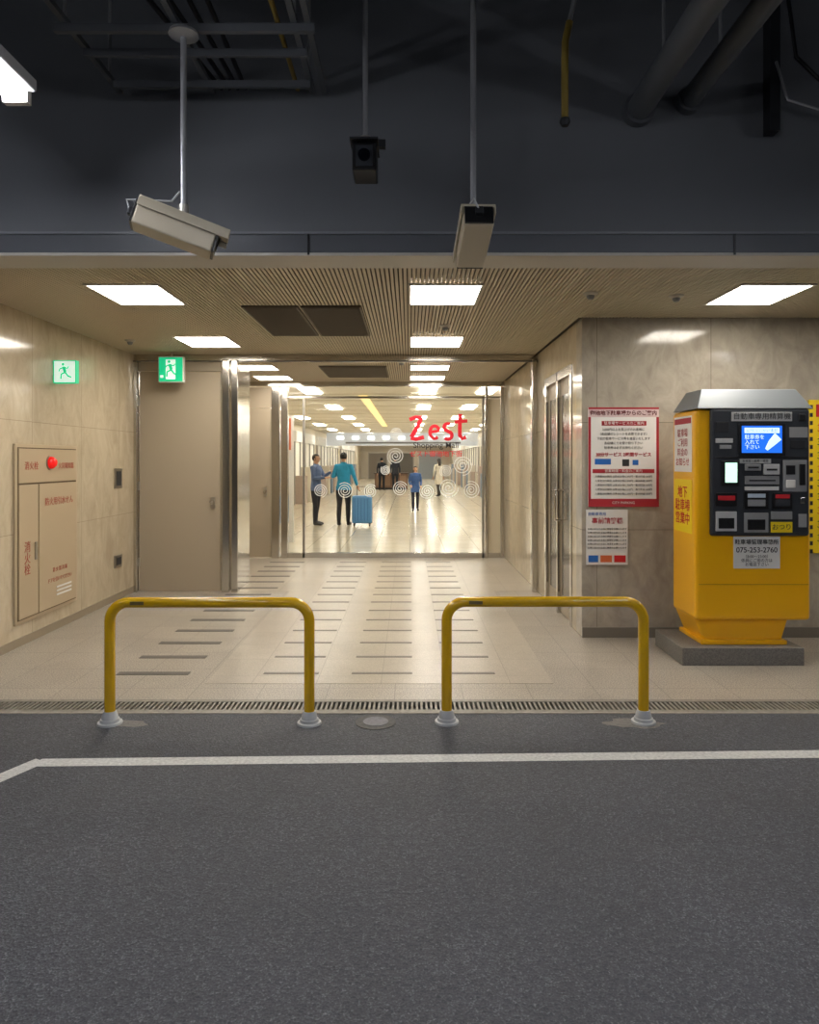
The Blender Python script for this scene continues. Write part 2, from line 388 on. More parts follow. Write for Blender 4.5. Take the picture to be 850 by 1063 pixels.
# ------------------------------------------------------------------ mall beyond
M_mw = mat('mall_wall', 'dacfba', 0.4, noise=0.04, nscale=3)
box('wall_mall_left', -4.3, -4.1, 11.44, 60, 0, 3.0, M_mw)
box('wall_mall_right', 3.4, 3.6, 11.44, 60, 0, 3.0, M_mw)
box('wall_mall_end', -4.3, 3.6, 60, 60.2, 0, 3.0, mat('mall_end_wall', 'd2cabc', 0.5))
box('ceiling_mall', -4.3, 3.6, 11.44, 60.2, 2.86, 2.96, mat('mall_ceiling', 'e6dfd0', 0.6))
box('ceiling_mall_trim', -4.1, 3.4, 11.43, 11.47, 2.8, 2.88, M_cream)
bm = bmesh.new()
for yy in [12.5+i*1.5 for i in range(30)]: addbox(bm, -4.09, 3.39, yy, yy+0.05, 2.85, 2.86)
finish('trim_2', bm, mat('ceiling_batten', 'd2c9b6', 0.6))
for i in range(11):
    y0 = 12.6+i*4.2
    for x0 in (-3.4, -2.0, 0.2, 1.3, 2.6): panel(x0, x0+0.3, y0, y0+1.3, M_panelM, 2.845)
e = empty('ceiling_skylight_strip')
box('lens', -1.02, -0.84, 14.2, 27, 2.835, 2.844, mat('amber_lens', 'e8d8a0', 0.5, emit='fbdf9a', es=.9), e)
sg = empty('hanging_shop_sign')
box('bulkhead', -3.9, 3.2, 33.5, 33.8, 2.25, 2.845, mat('bulkhead_white', 'dfe4ea', 0.5, emit='e6eefc', es=0.2), sg)
for i in range(9):
    box('lamp_%d' % i, -3.4+i*0.72, -3.1+i*0.72, 33.46, 33.5, 2.55, 2.68, mat('sign_lamp', 'ffffff', 0.5, emit='ffffff', es=3), sg)
box('lettering_band', -3.0, 2.4, 33.47, 33.5, 2.34, 2.42, M_grey, sg)
def shop(x, face, y0, y1, c, lit):
    e = empty('shopfront')
    s = 1 if face > 0 else -1
    x += 0.01*s
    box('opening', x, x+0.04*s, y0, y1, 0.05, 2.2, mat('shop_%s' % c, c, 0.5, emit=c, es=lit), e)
    box('fascia', x, x+0.12*s, y0, y1, 2.22, 2.6, M_white, e)
    n = int((y1-y0)/1.2)
    for i in range(n+1):
        yy = y0+i*(y1-y0)/n; box('mullion_%d' % i, x, x+0.09*s, yy-0.03, yy+0.03, 0, 2.22, M_steelB, e)
    for i in range(n):
        yy = y0+(i+.2)*(y1-y0)/n; box('display_%d' % i, x+0.05*s, x+0.4*s, yy, yy+0.5, 0, 1.0+0.3*(i % 2), mat('display_%d' % (i % 3), ('a8968a', 'c5bba8', '7a8a9a')[i % 3], 0.5), e)
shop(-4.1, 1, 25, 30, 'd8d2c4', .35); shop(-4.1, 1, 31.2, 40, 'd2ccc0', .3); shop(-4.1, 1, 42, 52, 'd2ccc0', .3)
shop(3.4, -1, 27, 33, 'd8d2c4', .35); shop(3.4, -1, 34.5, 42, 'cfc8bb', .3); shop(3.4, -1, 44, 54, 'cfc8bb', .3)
e = empty('door_3')
for i, (a, b, c) in enumerate(((-3.4, -1.9, '8b8278'), (-1.5, 0.3, '6a655e'), (0.8, 2.6, 'a4adb6'))):
    box('leaf_%d' % i, a, b, 59.93, 60.0, 0, 2.15, mat('far_%s' % c, c, 0.3), e); box('frame_%d' % i, a-0.08, b+0.08, 59.96, 60.0, 0, 2.23, M_steelB, e)
e = empty('advertising_poster')
box('panel', -2.65, -2.2, 13.53, 13.57, 0, 2.4, M_white, e)
box('sheet', -2.6, -2.25, 13.5, 13.53, 1.75, 2.35, mat('poster_orange', 'd2693a', 0.5), e)
e = empty('information_counter')
box('body', -1.85, -0.1, 38.0, 38.6, 0.0, 0.85, mat('counter_wood', '7a5a44', 0.4, noise=0.2, nscale=8), e, bevel=0.02)
box('top', -1.9, -0.05, 37.92, 38.65, 0.85, 0.9, mat('counter_top', '4c3a30', 0.3), e, bevel=0.01)
box('kick', -1.8, -0.15, 37.98, 38.0, 0.0, 0.1, M_black, e)
for i in range(4): box('inset_%d' % i, -1.78+i*0.42, -1.44+i*0.42, 37.985, 38.0, 0.2, 0.75, mat('counter_inset', '96765c', 0.4), e)

# ------------------------------------------------------------------ partition service door
pd = empty('door_4')
for i, (a, b) in enumerate(((6.62, 6.70), (7.84, 7.92), (7.24, 7.30))):
    box('jamb_%d' % i, 1.50, 1.60, a, b, 0, 2.45, M_steel, pd, bevel=0.006)
box('head', 1.50, 1.60, 6.70, 7.84, 2.36, 2.45, M_steel, pd)
box('leaf_1', 1.54, 1.585, 6.70, 7.24, 0.01, 2.36, M_door, pd); box('leaf_2', 1.54, 1.585, 7.30, 7.84, 0.01, 2.36, M_door, pd)
for i, (a, b) in enumerate(((6.78, 7.16), (7.38, 7.76))): box('recess_%d' % i, 1.532, 1.54, a, b, 0.2, 2.2, mat('door_glass_dark', '4a4238', .15), pd)
tube('pull_handle', [(1.54, 7.2, 0.95), (1.47, 7.2, 0.95), (1.47, 7.2, 1.25), (1.54, 7.2, 1.25)], 0.011, M_steel, pd)

# ------------------------------------------------------------------ fire hydrant cabinet
hc = empty('fire_hydrant_cabinet')
X = -3.249
box('frame', X, X+0.02, 5.84, 6.93, 0.19, 1.69, M_cab, hc, bevel=0.004)
box('gap_plate', X+0.018, X+0.022, 5.87, 6.90, 0.22, 1.66, M_cabl, hc)
box('alarm_panel', X+0.02, X+0.03, 5.88, 6.89, 1.36, 1.65, M_cab, hc, bevel=0.003)
box('narrow_door', X+0.02, X+0.032, 5.88, 6.18, 0.23, 1.345, M_cab, hc, bevel=0.003)
box('wide_door', X+0.02, X+0.032, 6.20, 6.89, 0.23, 1.345, M_cab, hc, bevel=0.003)
tube('lamp_base', [(X+0.03, 6.38, 1.53), (X+0.04, 6.38, 1.53)], 0.065, M_steelB, hc)
tube('red_lamp', [(X+0.04, 6.38, 1.53), (X+0.06, 6.38, 1.53), (X+0.085, 6.38, 1.53)], [0.055, 0.052, 0.03], mat('red_lens', 'd81818', 0.25, emit='ff1810', es=0.4), hc)
M_redt = mat('red_letter', 'b0483a', 0.5)
text('label_1', '消火栓', (X+0.033, 6.07, 1.5), 0.075, M_redt, hc, 'left')
text('label_2', '火災報知器', (X+0.033, 6.68, 1.5), 0.06, M_redt, hc, 'left')
text('label_3', '消\n火\n栓', (X+0.035, 6.0, 0.72), 0.1, M_redt, hc, 'left', line=0.95)
text('label_4', '防火用引水せん', (X+0.035, 6.55, 1.18), 0.075, M_redt, hc, 'left')
text('label_5', '消 火 器 具 箱', (X+0.035, 6.56, 0.56), 0.045, M_redt, hc, 'left')
text('label_6', 'ドアを引いてください', (X+0.035, 6.56, 0.47), 0.045, M_redt, hc, 'left')
box('handle_narrow', X+0.032, X+0.042, 6.12, 6.15, 0.70, 0.85, M_steelB, hc)
for i in range(3): box('louvre_%d' % i, X+0.032, X+0.036, 6.5, 6.78, 0.32+i*0.035, 0.335+i*0.035, M_white, hc)
for nm, yc, z0, z1 in (('intercom_panel', 7.94, 1.24, 1.46), ('electrical_outlet_cover', 7.94, 0.36, 0.5)):
    e = empty(nm)
    box('plate', X, X+0.012, yc-0.1, yc+0.1, z0, z1, M_steelB, e, bevel=0.003)
    box('inset', X+0.012, X+0.016, yc-0.06, yc+0.06, z0+0.03, z1-0.03, M_dgrey, e)

# ------------------------------------------------------------------ exit signs
def runner(parent, cx, cz, s, y, m, flip=1):
    def seg(n, pts, w): 
        bm = bmesh.new(); addtube(bm, [(cx+flip*a*s, y, cz+b*s) for a, b in pts], [(0.001, w*s)]*len(pts), 8, ref=(0, 1, 0)); finish(n, bm, m, parent)
    bm = bmesh.new(); ell(bm, (cx+flip*-.06*s, y, cz+.33*s), (.065*s, .001, .065*s)); finish('pict_head', bm, m, parent)
    seg('pict_body', [(-.04, .22), (.04, -.02)], .07)
    seg('pict_arm1', [(-.03, .2), (-.2, .12), (-.26, .0)], .03); seg('pict_arm2', [(-.02, .2), (.14, .14), (.2, .24)], .03)
    seg('pict_leg1', [(.04, -.03), (-.14, -.12), (-.16, -.34)], .038); seg('pict_leg2', [(.04, -.03), (.16, -.2), (.32, -.26)], .038)
M_green = mat('exit_green', '12a06c', 0.4, emit='16b47e', es=0.9)
M_lit = mat('exit_white', 'f4fff8', 0.4, emit='dcf8ee', es=0.6)
e = empty('emergency_exit_sign')
box('housing', -2.89, -2.60, 8.2, 8.27, 2.45, 2.745, M_white, e, bevel=0.006)
box('face', -2.88, -2.61, 8.194, 8.2, 2.46, 2.735, M_green, e)
box('doorway', -2.80, -2.69, 8.190, 8.194, 2.485, 2.71, M_lit, e)
runner(e, -2.745, 2.6, 0.26, 8.187, M_green); 
box('doorway_side_1', -2.865, -2.83, 8.190, 8.194, 2.5, 2.53, M_lit, e)
tube('stem', [(-2.745, 8.235, 2.745), (-2.745, 8.235, 2.80)], 0.012, M_steelB, e)
e = empty('emergency_exit_sign')
box('housing', -3.249, -3.04, 6.5, 6.56, 2.255, 2.465, M_green, e, bevel=0.004)
box('face', -3.235, -3.05, 6.494, 6.5, 2.265, 2.455, M_lit, e)
runner(e, -3.142, 2.36, 0.2, 6.49, M_green)

# ------------------------------------------------------------------ posters on right wall
YW = 6.245
po = empty('notice_poster')
box('sheet', 1.563, 2.18, YW-0.012, YW, 1.145, 2.015, M_white, po)
box('header', 1.563, 2.18, YW-0.014, YW-0.012, 1.93, 2.015, mat('pink_header', 'dcc6c4', .5), po)
box('header_line', 1.563, 2.18, YW-0.015, YW-0.014, 1.998, 2.015, M_red, po)
box('footer', 1.563, 2.18, YW-0.014, YW-0.012, 1.145, 1.215, M_red, po)
box('edge_l', 1.563, 1.585, YW-0.014, YW-0.012, 1.2, 1.93, M_red, po); box('edge_r', 2.158, 2.18, YW-0.014, YW-0.012, 1.2, 1.93, M_red, po)
text('title', '御池地下駐車場からのご案内', (1.87, YW-0.016, 1.963), 0.045, mat('title_brown', '6a1a22', .5), po, offset=0.001)
text('foot', 'CITY PARKING', (1.87, YW-0.016, 1.18), 0.03, M_white, po)
box('bar_1', 1.68, 2.07, YW-0.014, YW-0.012, 1.855, 1.895, M_red, po); text('bar_1t', '駐車場サービスのご案内', (1.875, YW-0.016, 1.875), 0.032, M_white, po)
box('bar_2', 1.60, 2.14, YW-0.014, YW-0.012, 1.44, 1.475, M_red, po); text('bar_2t', '営業時間・料金のご案内', (1.87, YW-0.016, 1.457), 0.03, M_white, po)
lines = ['2,000円以上お買上げのお客様に', '（各店舗のレシートを合算できます）', '下記の駐車サービス券を進呈いたします', '各店舗にてお受け取り下さい', '駐車券は必ずお持ちください']
for i, s in enumerate(lines): text('line_%d' % i, s, (1.87, YW-0.016, 1.82-i*0.04), 0.026, M_blk, po)
text('big', '30分サービス 2時間サービス', (1.87, YW-0.016, 1.6), 0.038, M_red, po, offset=0.001)
box('blue_box_1', 1.62, 1.76, YW-0.014, YW-0.012, 1.515, 1.565, M_blue, po); box('blue_box_2', 1.86, 1.92, YW-0.014, YW-0.012, 1.5, 1.56, M_blk, po); box('blue_box_3', 1.95, 2.0, YW-0.014, YW-0.012, 1.51, 1.555, M_blue, po)
for i in range(5): text('small_%d' % i, '入庫後30分無料 以降30分毎に250円・最大料金1500円', (1.87, YW-0.016, 1.41-i*0.038), 0.021, M_blk, po)
ps = empty('parking_notice_sheet')
box('sheet', 1.546, 1.909, YW-0.008, YW, 0.638, 1.12, M_white, ps)
text('title', '自動車専用', (1.64, YW-0.01, 1.08), 0.032, M_blue, ps); text('title2', '事前精算機', (1.73, YW-0.01, 1.02), 0.055, M_red, ps, offset=0.0008)
for i in range(6): text('line_%d' % i, 'お車に戻られる前に精算をお願いします', (1.728, YW-0.01, 0.95-i*0.033), 0.019, M_blk, ps)
box('blue', 1.565, 1.65, YW-0.01, YW-0.008, 0.66, 0.72, M_blue, ps); box('orange', 1.67, 1.77, YW-0.01, YW-0.008, 0.66, 0.72, mat('poster_orange'), ps); box('red', 1.79, 1.89, YW-0.01, YW-0.008, 0.66, 0.72, M_rprint, ps)
ys = empty('yellow_tariff_board')
box('board', 3.49, 4.1, YW-0.02, YW, 0.74, 2.08, M_yel, ys, bevel=0.003)
box('head', 3.55, 4.04, YW-0.022, YW-0.02, 1.93, 2.04, M_rprint, ys)
text('title', '駐車料金', (3.8, YW-0.024, 1.985), 0.11, M_white, ys)
for i in range(9): text('line_%d' % i, '30分毎 250円', (3.8, YW-0.024, 1.83-i*0.12), 0.085, M_blk if i % 3 else M_rprint, ys)
bm = bmesh.new(); zz = .74
while zz < 2.06: addbox(bm, 3.495, 3.52, YW-0.023, YW-0.02, zz, zz+.035); zz += .07
finish('hazard_edge', bm, M_blk, ys)

# ------------------------------------------------------------------ pay machine
pm = empty('parking_payment_machine')
YF = 5.45
box('plinth', 2.06, 2.98, 5.38, 5.98, 0, 0.135, mat('plinth_granite', '77736d', 0.6, noise=0.35, nscale=120), pm, bevel=0.006)
prism('pedestal', [(2.28, 0.135), (2.86, 0.135), (2.92, 0.33), (2.17+0.03, 0.33)], 5.5, 5.9, M_ymach, pm, bevel=0.01)
box('pedestal_foot', 2.24, 2.9, 5.47, 5.93, 0.135, 0.17, M_ymach, pm, bevel=0.008)
box('cabinet', 2.187, 3.07, YF, 5.93, 0.325, 1.94, M_ymach, pm, bevel=0.03)
box('front_panel', 2.29, 3.045, YF-0.03, YF+0.01, 0.975, 1.945, M_dgrey, pm, bevel=0.02)
bm = bmesh.new()
lo = [bm.verts.new(p) for p in ((2.187, YF-0.03, 1.945), (3.07, YF-0.03, 1.945), (3.07, 5.93, 1.945), (2.187, 5.93, 1.945))]
hi = [bm.verts.new(p) for p in ((2.25, 5.50, 2.10), (2.98, 5.50, 2.10), (2.98, 5.80, 2.10), (2.25, 5.80, 2.10))]
bm.faces.new(lo[::-1]); bm.faces.new(hi)
for i in range(4): bm.faces.new((lo[i], lo[(i+1) % 4], hi[(i+1) % 4], hi[i]))
finish('hood', bm, mat('hood_steel', '83898e', 0.4, 0.3), pm, bevel=0.006)
U, V, YP = 2.305, 0.983, YF-0.03
def pb(n, u0, u1, v0, v1, m, t=0.008, bevel=0.002): return box(n, U+u0, U+u1, YP-t, YP, V+v0, V+v1, m, pm, bevel=bevel)
def pt(n, s, u, v, size, m, t=0.0095): return text(n, s, (U+u, YP-t, V+v), size, m, pm)
M_lcdw = mat('lcd_white', 'cfe4ff', .2, emit='cfe6ff', es=1.1)
pb('title_plate', .14, .60, .865, .935, M_lgrey); pt('title', '自動車専用精算機', .37, .9, .055, M_black)
pb('screen_bezel', .19, .55, .60, .845, M_black, .012)
pb('screen', .215, .52, .625, .83, mat('lcd_blue', '1a50b0', .2, emit='2a78ff', es=.9), .014, 0)
pb('screen_line', .235, .50, .775, .815, M_lcdw, .0155, 0)
bm = bmesh.new()
addtube(bm, [(U+.49, YP-.0155, V+.75), (U+.44, YP-.0155, V+.70), (U+.40, YP-.0155, V+.65)], [(.001, .035), (.001, .028), (.001, .012)], 8, ref=(0, 1, 0))
finish('screen_hand_pict', bm, M_lcdw, pm)
text('screen_text', 'いらっしゃいませ', (U+.368, YP-.0165, V+.795), .03, mat('lcd_blue'), pm)
text('screen_text2', '駐車券を\n入れて\n下さい', (U+.235, YP-.0165, V+.705), .038, M_lcdw, pm, align='LEFT')
pb('speaker', .02, .12, .78, .86, M_dark); pb('label_l1', .02, .15, .70, .735, M_lgrey); pb('label_l2', .05, .14, .655, .685, M_grey)
pb('camera_dome', .65, .70, .87, .92, M_black, .02, .008); pb('label_r1', .58, .72, .74, .82, M_grey); pb('label_r2', .59, .70, .66, .72, M_dark)
pb('strip', .02, .72, .585, .595, M_black)
pb('label_m', .20, .44, .545, .58, M_lgrey); pt('label_mt', '駐車券・紙幣・硬貨', .32, .562, .022, M_blk)
pb('ticket_bezel', .065, .20, .375, .565, M_black, .012); pb('ticket_screen', .09, .18, .40, .55, mat('lcd_green', 'd8ffe0', .2, emit='c8ffe0', es=1.2), .014, 0)
pb('note_unit', .24, .36, .49, .54, M_grey, .02, .004); pb('note_slot', .26, .34, .508, .52, M_black, .022, 0)
pb('note_unit2', .38, .50, .46, .54, M_lgrey, .02, .004); pb('note_slot2', .40, .48, .49, .505, M_black, .022, 0)
pb('coin_unit', .53, .71, .33, .57, M_grey, .014, .004); pb('coin_inlet', .55, .62, .46, .53, M_black, .017); pb('coin_lever', .65, .69, .38, .54, M_black, .03, .004); pb('receipt_btn', .55, .62, .36, .42, M_white, .02, .004)
pb('card_unit', .24, .50, .385, .45, M_grey, .014, .003); pb('card_slot', .27, .47, .41, .42, M_black, .016, 0)
pb('label_row', .24, .50, .34, .37, M_white)
pb('red_unit', .02, .18, .22, .32, M_black, .012); pb('red_label', .035, .165, .265, .30, M_rprint, .014, 0); pb('mid_unit', .235, .42, .2, .33, M_black, .012); pb('mid_tray', .26, .395, .22, .27, M_grey, .014); pb('mid_label', .26, .395, .285, .315, mat('lcd_amber', 'b8c8d8', .4), .014, 0)
pb('right_unit', .45, .60, .2, .32, M_black, .012); pb('right_flap', .47, .58, .22, .27, M_dgrey, .016); pb('right_label', .47, .58, .28, .31, M_rprint, .014, 0)
pb('key_lock', .66, .70, .24, .29, M_steel, .012, .006)
pb('tray_l', .02, .18, .03, .18, M_lgrey, .01, .004); pb('tray_l_in', .04, .16, .05, .13, M_black, .012); pb('tray_m', .235, .42, .02, .17, M_grey, .01, .004); pb('tray_m_in', .26, .395, .04, .12, M_black, .012)
pb('yellow_label', .44, .60, .02, .10, M_yel, .01, 0); pt('yellow_label_t', 'おつり', .52, .06, .05, M_blk, .0115); pb('tray_r', .44, .60, .12, .18, M_grey, .01)
pb('keyhole_r', .65, .71, .06, .16, M_grey, .01)
box('phone_label', 2.475, 2.83, YF-0.004, YF, 0.725, 0.97, M_white, pm)
text('ph1', '駐車場管理事務所', (2.652, YF-0.006, 0.925), 0.042, M_blk, pm, offset=.0006); text('ph2', '075-253-2760', (2.652, YF-0.006, 0.865), 0.056, M_blk, pm, offset=.0006)
text('ph3', '（8:00～23:00）\n係員にご用の方は\nお電話下さい', (2.652, YF-0.006, 0.785), 0.03, M_blk, pm)
box('door_seam', 2.21, 3.05, YF-0.002, YF, 0.60, 0.604, mat('seam', 'a87a0a', .5), pm)
XF = 2.187
box('side_label_white', XF-0.003, XF, 5.52, 5.88, 1.46, 1.90, M_white, pm)
box('side_label_band', XF-0.004, XF-0.003, 5.53, 5.87, 1.84, 1.885, M_red, pm)
text('sl1', '駐車場\nご利用\n料金の\nお知らせ', (XF-0.005, 5.70, 1.65), 0.07, M_red, pm, 'right', line=1.1)
box('side_label_yellow', XF-0.003, XF, 5.52, 5.88, 0.98, 1.40, M_yel, pm)
text('sl2', '地下\n駐車場\n営業中', (XF-0.005, 5.70, 1.19), 0.10, M_rprint, pm, 'right', line=1.05, offset=.001)

# ------------------------------------------------------------------ barriers
def barrier(x0, x1, y, h, r=0.031):
    e = empty('barrier_rail'); R = 0.11; pts = [(x0, y, 0.0), (x0, y, 0.3)]
    zc = h-r-R
    for i in range(9):
        a = math.pi-i/8*math.pi/2; pts.append((x0+R+R*math.cos(a), y, zc+R*math.sin(a)))
    for i in range(9):
        a = math.pi/2-i/8*math.pi/2; pts.append((x1-R+R*math.cos(a), y, zc+R*math.sin(a)))
    pts += [(x1, y, 0.3), (x1, y, 0.0)]
    tube('rail', pts, r, M_ypaint, e, seg=20)
    for i, xx in enumerate((x0, x1)):
        tube('collar_%d' % i, [(xx, y, 0), (xx, y, .012), (xx, y, .013), (xx, y, .03), (xx, y, .031), (xx, y, .05), (xx, y, .075)], [.072, .07, .056, .054, .047, .045, .036], mat('collar_grey', 'c4c6c6', 0.45, 0.1), e)
    box('sticker_1', x0+0.13, x0+0.21, y-r-0.001, y-r+0.006, h-r-0.010, h-r+0.010, mat('sticker_bronze', '6a5a28', .5), e)
barrier(-1.765, -0.59, 4.20, 0.745); barrier(0.22, 1.385, 4.22, 0.745)
e = empty('floor_drain_cover')
tube('ring', [(-0.2, 4.22, 0), (-0.2, 4.22, 0.004)], 0.12, mat('drain_ring', '5c5b59', .8, noise=.2, nscale=50), e, 28); tube('lid', [(-0.2, 4.22, 0.004), (-0.2, 4.22, 0.007)], 0.075, mat('drain_lid', '76757a', .6, noise=.2, nscale=50), e, 24)
for i, (xx, yy, r) in enumerate(((-1.68, 4.2, .12), (1.32, 4.2, .15))):
    bm = bmesh.new(); vs = []
    for k in range(18):
        a = k/18*2*math.pi; rr = r*(0.75+0.45*random.random()); vs.append(bm.verts.new((xx+rr*1.2*math.cos(a), yy+rr*.5*math.sin(a), 0.0015)))
    bm.faces.new(vs); finish('concrete_patch', bm, M_concrete)
def quad(name, pts, m, parent=None, z=0.002):
    bm = bmesh.new(); bm.faces.new([bm.verts.new((p[0], p[1], z)) for p in pts]); bmesh.ops.recalc_face_normals(bm, faces=bm.faces); return finish(name, bm, m, parent)
rl = empty('white_road_marking')
quad('long_line', [(-1.93, 3.605), (5.5, 3.80), (5.5, 3.90), (-1.905, 3.70)], M_line, rl)
quad('return_line', [(-1.94, 3.70), (-1.86, 3.66), (-2.35, 2.6), (-2.46, 2.62)], M_line, rl, 0.0024)

# ------------------------------------------------------------------ overhead things
def fluoro(x, y0, y1, z):
    e = empty('fluorescent_light')
    tube('tube', [(x, y0+.02, z), (x, y1-.02, z)], 0.018, M_tube, e, 12)
    tube('tube_b', [(x+.06, y0+.02, z), (x+.06, y1-.02, z)], 0.018, M_tube, e, 12)
    box('housing', x-0.07, x+0.13, y0, y1, z+0.03, z+0.09, M_lgrey, e, bevel=0.01)
    for i, yy in enumerate((y0, y1)): box('cap_%d' % i, x-.03, x+.09, yy-0.02, yy+0.02, z-0.025, z+0.04, M_white, e)
    for i, yy in enumerate((y0+.2, y1-.2)): tube('rod_%d' % i, [(x+.03, yy, z+.09), (x+.03, yy, 4.5)], .008, M_gal, e, 8)
fluoro(-1.93, 2.25, 3.45, 3.3)
fluoro(2.45, 1.2, 2.4, 3.3)
for (a, b) in ((-1.9, -1.2), (2.3, -1.2), (0.2, 0.2), (-4.6, 1.0), (5.0, 1.0), (0.2, -3.5)): fluoro(a, b, b+1.2, 3.3)
lf = empty('cable_ladder_frame')
for i, (yy, a, b, w) in enumerate(((3.6, -1.80, -0.48, .03), (3.82, -1.75, -0.55, .022), (4.14, -1.72, -0.58, .022), (3.3, -1.8, -.5, .03))):
    box('rail_%d' % i, a, b, yy, yy+w, 3.72, 3.76, M_pipe, lf)
for i, (xx) in enumerate((-1.76, -1.2, -0.60, -0.53)):
    box('cross_%d' % i, xx, xx+0.03, 2.6, 4.3, 3.76, 3.79, M_pipe, lf)
for i, (xx, yy) in enumerate(((-1.745, 3.61), (-0.585, 3.61), (-1.745, 4.15), (-0.585, 4.15))): tube('hanger_%d' % i, [(xx, yy, 3.78), (xx, yy, 4.5)], .01, M_gal, lf, 8)
tube('yellow_conduit', [(-0.68, 2.6, 3.81), (-0.68, 4.34, 3.81)], .014, mat('old_yellow', '8a7430', .5), lf, 8)
cb = empty('cable_bundle')
for i in range(4): tube('cable_%d' % i, [(-1.5+i*.05, 2.6, 3.82), (-1.3+i*.09, 3.5, 3.84+.02*i), (-1.15+i*.05, 4.35, 3.82)], .014, M_black, cb, 8)
for x0, z, r in ((1.39, 3.68, .075), (1.70, 3.74, .06)):
    e = empty('ceiling_pipe'); tube('run', [(x0, -1, z), (x0, 4.37, z)], r, M_pipe, e, 20); tube('flange', [(x0, 4.30, z), (x0, 4.36, z)], r+.02, M_pipe, e, 20)
    for i, yy in enumerate((1.0, 3.9)): tube('hanger_%d' % i, [(x0, yy, z+r-.01), (x0, yy, 4.5)], .01, M_gal, e, 8)
e = empty('vertical_conduit'); box('channel', 2.15, 2.21, 4.25, 4.335, 3.52, 4.5, M_dark, e)
tube('loop_cable', [(2.16, 4.2, 3.9), (2.2, 4.15, 3.65), (2.35, 4.1, 3.57), (2.55, 4.1, 3.68), (2.7, 4.1, 3.9), (2.7, 4.1, 4.5)], .008, M_gal, e, 8)
tube('black_cable', [(2.2, 4.2, 4.5), (2.25, 4.15, 3.9), (2.4, 4.1, 3.7), (2.8, 4.1, 3.6)], .012, M_black, e, 8)
e = empty('sprinkler_drop_pipe')
tube('drop', [(0.93, 3.9, 4.5), (0.92, 3.9, 4.15), (0.87, 3.9, 3.93)], .013, M_gal, e, 12)
tube('lower_drop', [(0.875, 3.9, 3.95), (0.852, 3.9, 3.84), (0.85, 3.9, 3.75), (0.85, 3.9, 3.42)], .02, mat('old_yellow'), e, 12)
tube('nozzle', [(0.85, 3.9, 3.42), (0.85, 3.9, 3.40), (0.85, 3.9, 3.38)], [.026, .03, .018], M_dark, e, 12)

M_shield = mat('shield', 'b9b099', .4)
def cctv(loc, rotz, pitch, L=0.42, W=0.16, H=0.125, flange=None):
    e = empty('security_camera')
    R = Matrix.Translation(loc) @ Matrix.Rotation(rotz, 4, 'Z') @ Matrix.Rotation(pitch, 4, 'X')
    def part(n, b, m, bev=.006):
        bm = bmesh.new(); addbox(bm, *b); bmesh.ops.transform(bm, matrix=R, verts=bm.verts); finish(n, bm, m, e, bevel=bev)
    part('body', (-W/2, W/2, -L/2, L/2-.03, -H/2, H/2-.02), M_cream, .01)
    part('sunshield', (-W/2-.012, W/2+.012, -L/2, L/2+.03, H/2-.02, H/2), M_shield, .004)
    part('shield_lip_l', (-W/2-.012, -W/2-.004, -L/2, L/2+.03, H/2-.05, H/2-.01), M_shield, .002)
    part('shield_lip_r', (W/2+.004, W/2+.012, -L/2, L/2+.03, H/2-.05, H/2-.01), M_shield, .002)
    part('back_plate', (-W/2+.004, W/2-.004, -L/2-.012, -L/2, -H/2+.004, H/2-.022), M_black, .003)
    part('front_bezel', (-W/2+.004, W/2-.004, L/2-.03, L/2-.015, -H/2+.005, H/2-.025), M_black, .003)
    bm = bmesh.new(); addtube(bm, [(0, L/2-.02, 0), (0, L/2-.008, 0)], .036, 16); bmesh.ops.transform(bm, matrix=R, verts=bm.verts); finish('lens', bm, mat('lens_glass', '0a0c12', .05), e)
    part('cable_gland', (-.02, .02, -L/2-.04, -L/2-.01, -.02, .02), M_dark)
    part('bracket', (-.03, .03, -.06, .06, H/2, H/2+.02), M_steelB)
    top = R @ Vector((0, 0, H/2+.01))
    tube('pole', [top, (top.x, top.y, top.z+.1), (top.x, top.y, flange+.03 if flange else 4.5)] , .0155, M_gal, e, 14)
    tube('knuckle', [(top.x, top.y, top.z-.01), (top.x, top.y, top.z+.05)], .026, M_steelB, e, 14)
    if flange: tube('flange', [(top.x, top.y, flange), (top.x, top.y, flange+.012), (top.x, top.y, flange+.03)], [.035, .075, .07], M_gal, e, 18)
    a = R @ Vector((-.0, -L/2-.03, 0))
    tube('cable', [a, a+Vector((-.03*math.cos(rotz), -.02, .05)), top+Vector((-.06, 0, .07)), top+Vector((-.018, 0, .12))], .005, M_lgrey, e, 8)
cctv((-1.165, 3.6, 2.715), math.radians(-72), math.radians(-17), H=.14, flange=3.688)
cctv((0.335, 3.72, 2.705), math.radians(2), math.radians(-17), H=.12, W=.15)
e = empty('security_camera')
box('body', -0.305, -0.175, 3.78, 3.98, 3.09, 3.24, M_black, e, bevel=.01)
box('face', -0.285, -0.195, 3.772, 3.78, 3.11, 3.22, M_dgrey, e, bevel=.002)
tube('lens', [(-0.24, 3.775, 3.165), (-0.24, 3.755, 3.165)], .032, mat('lens_glass'), e)
box('visor', -0.315, -0.165, 3.74, 3.98, 3.24, 3.25, M_dark, e)
tube('pole', [(-0.24, 3.88, 3.25), (-0.24, 3.88, 4.5)], .014, M_gal, e)
tube('joint', [(-0.24, 3.88, 3.25), (-0.24, 3.88, 3.31)], .03, M_steelB, e)
box('junction', -0.17, -0.13, 3.86, 3.9, 3.25, 3.29, M_dark, e)

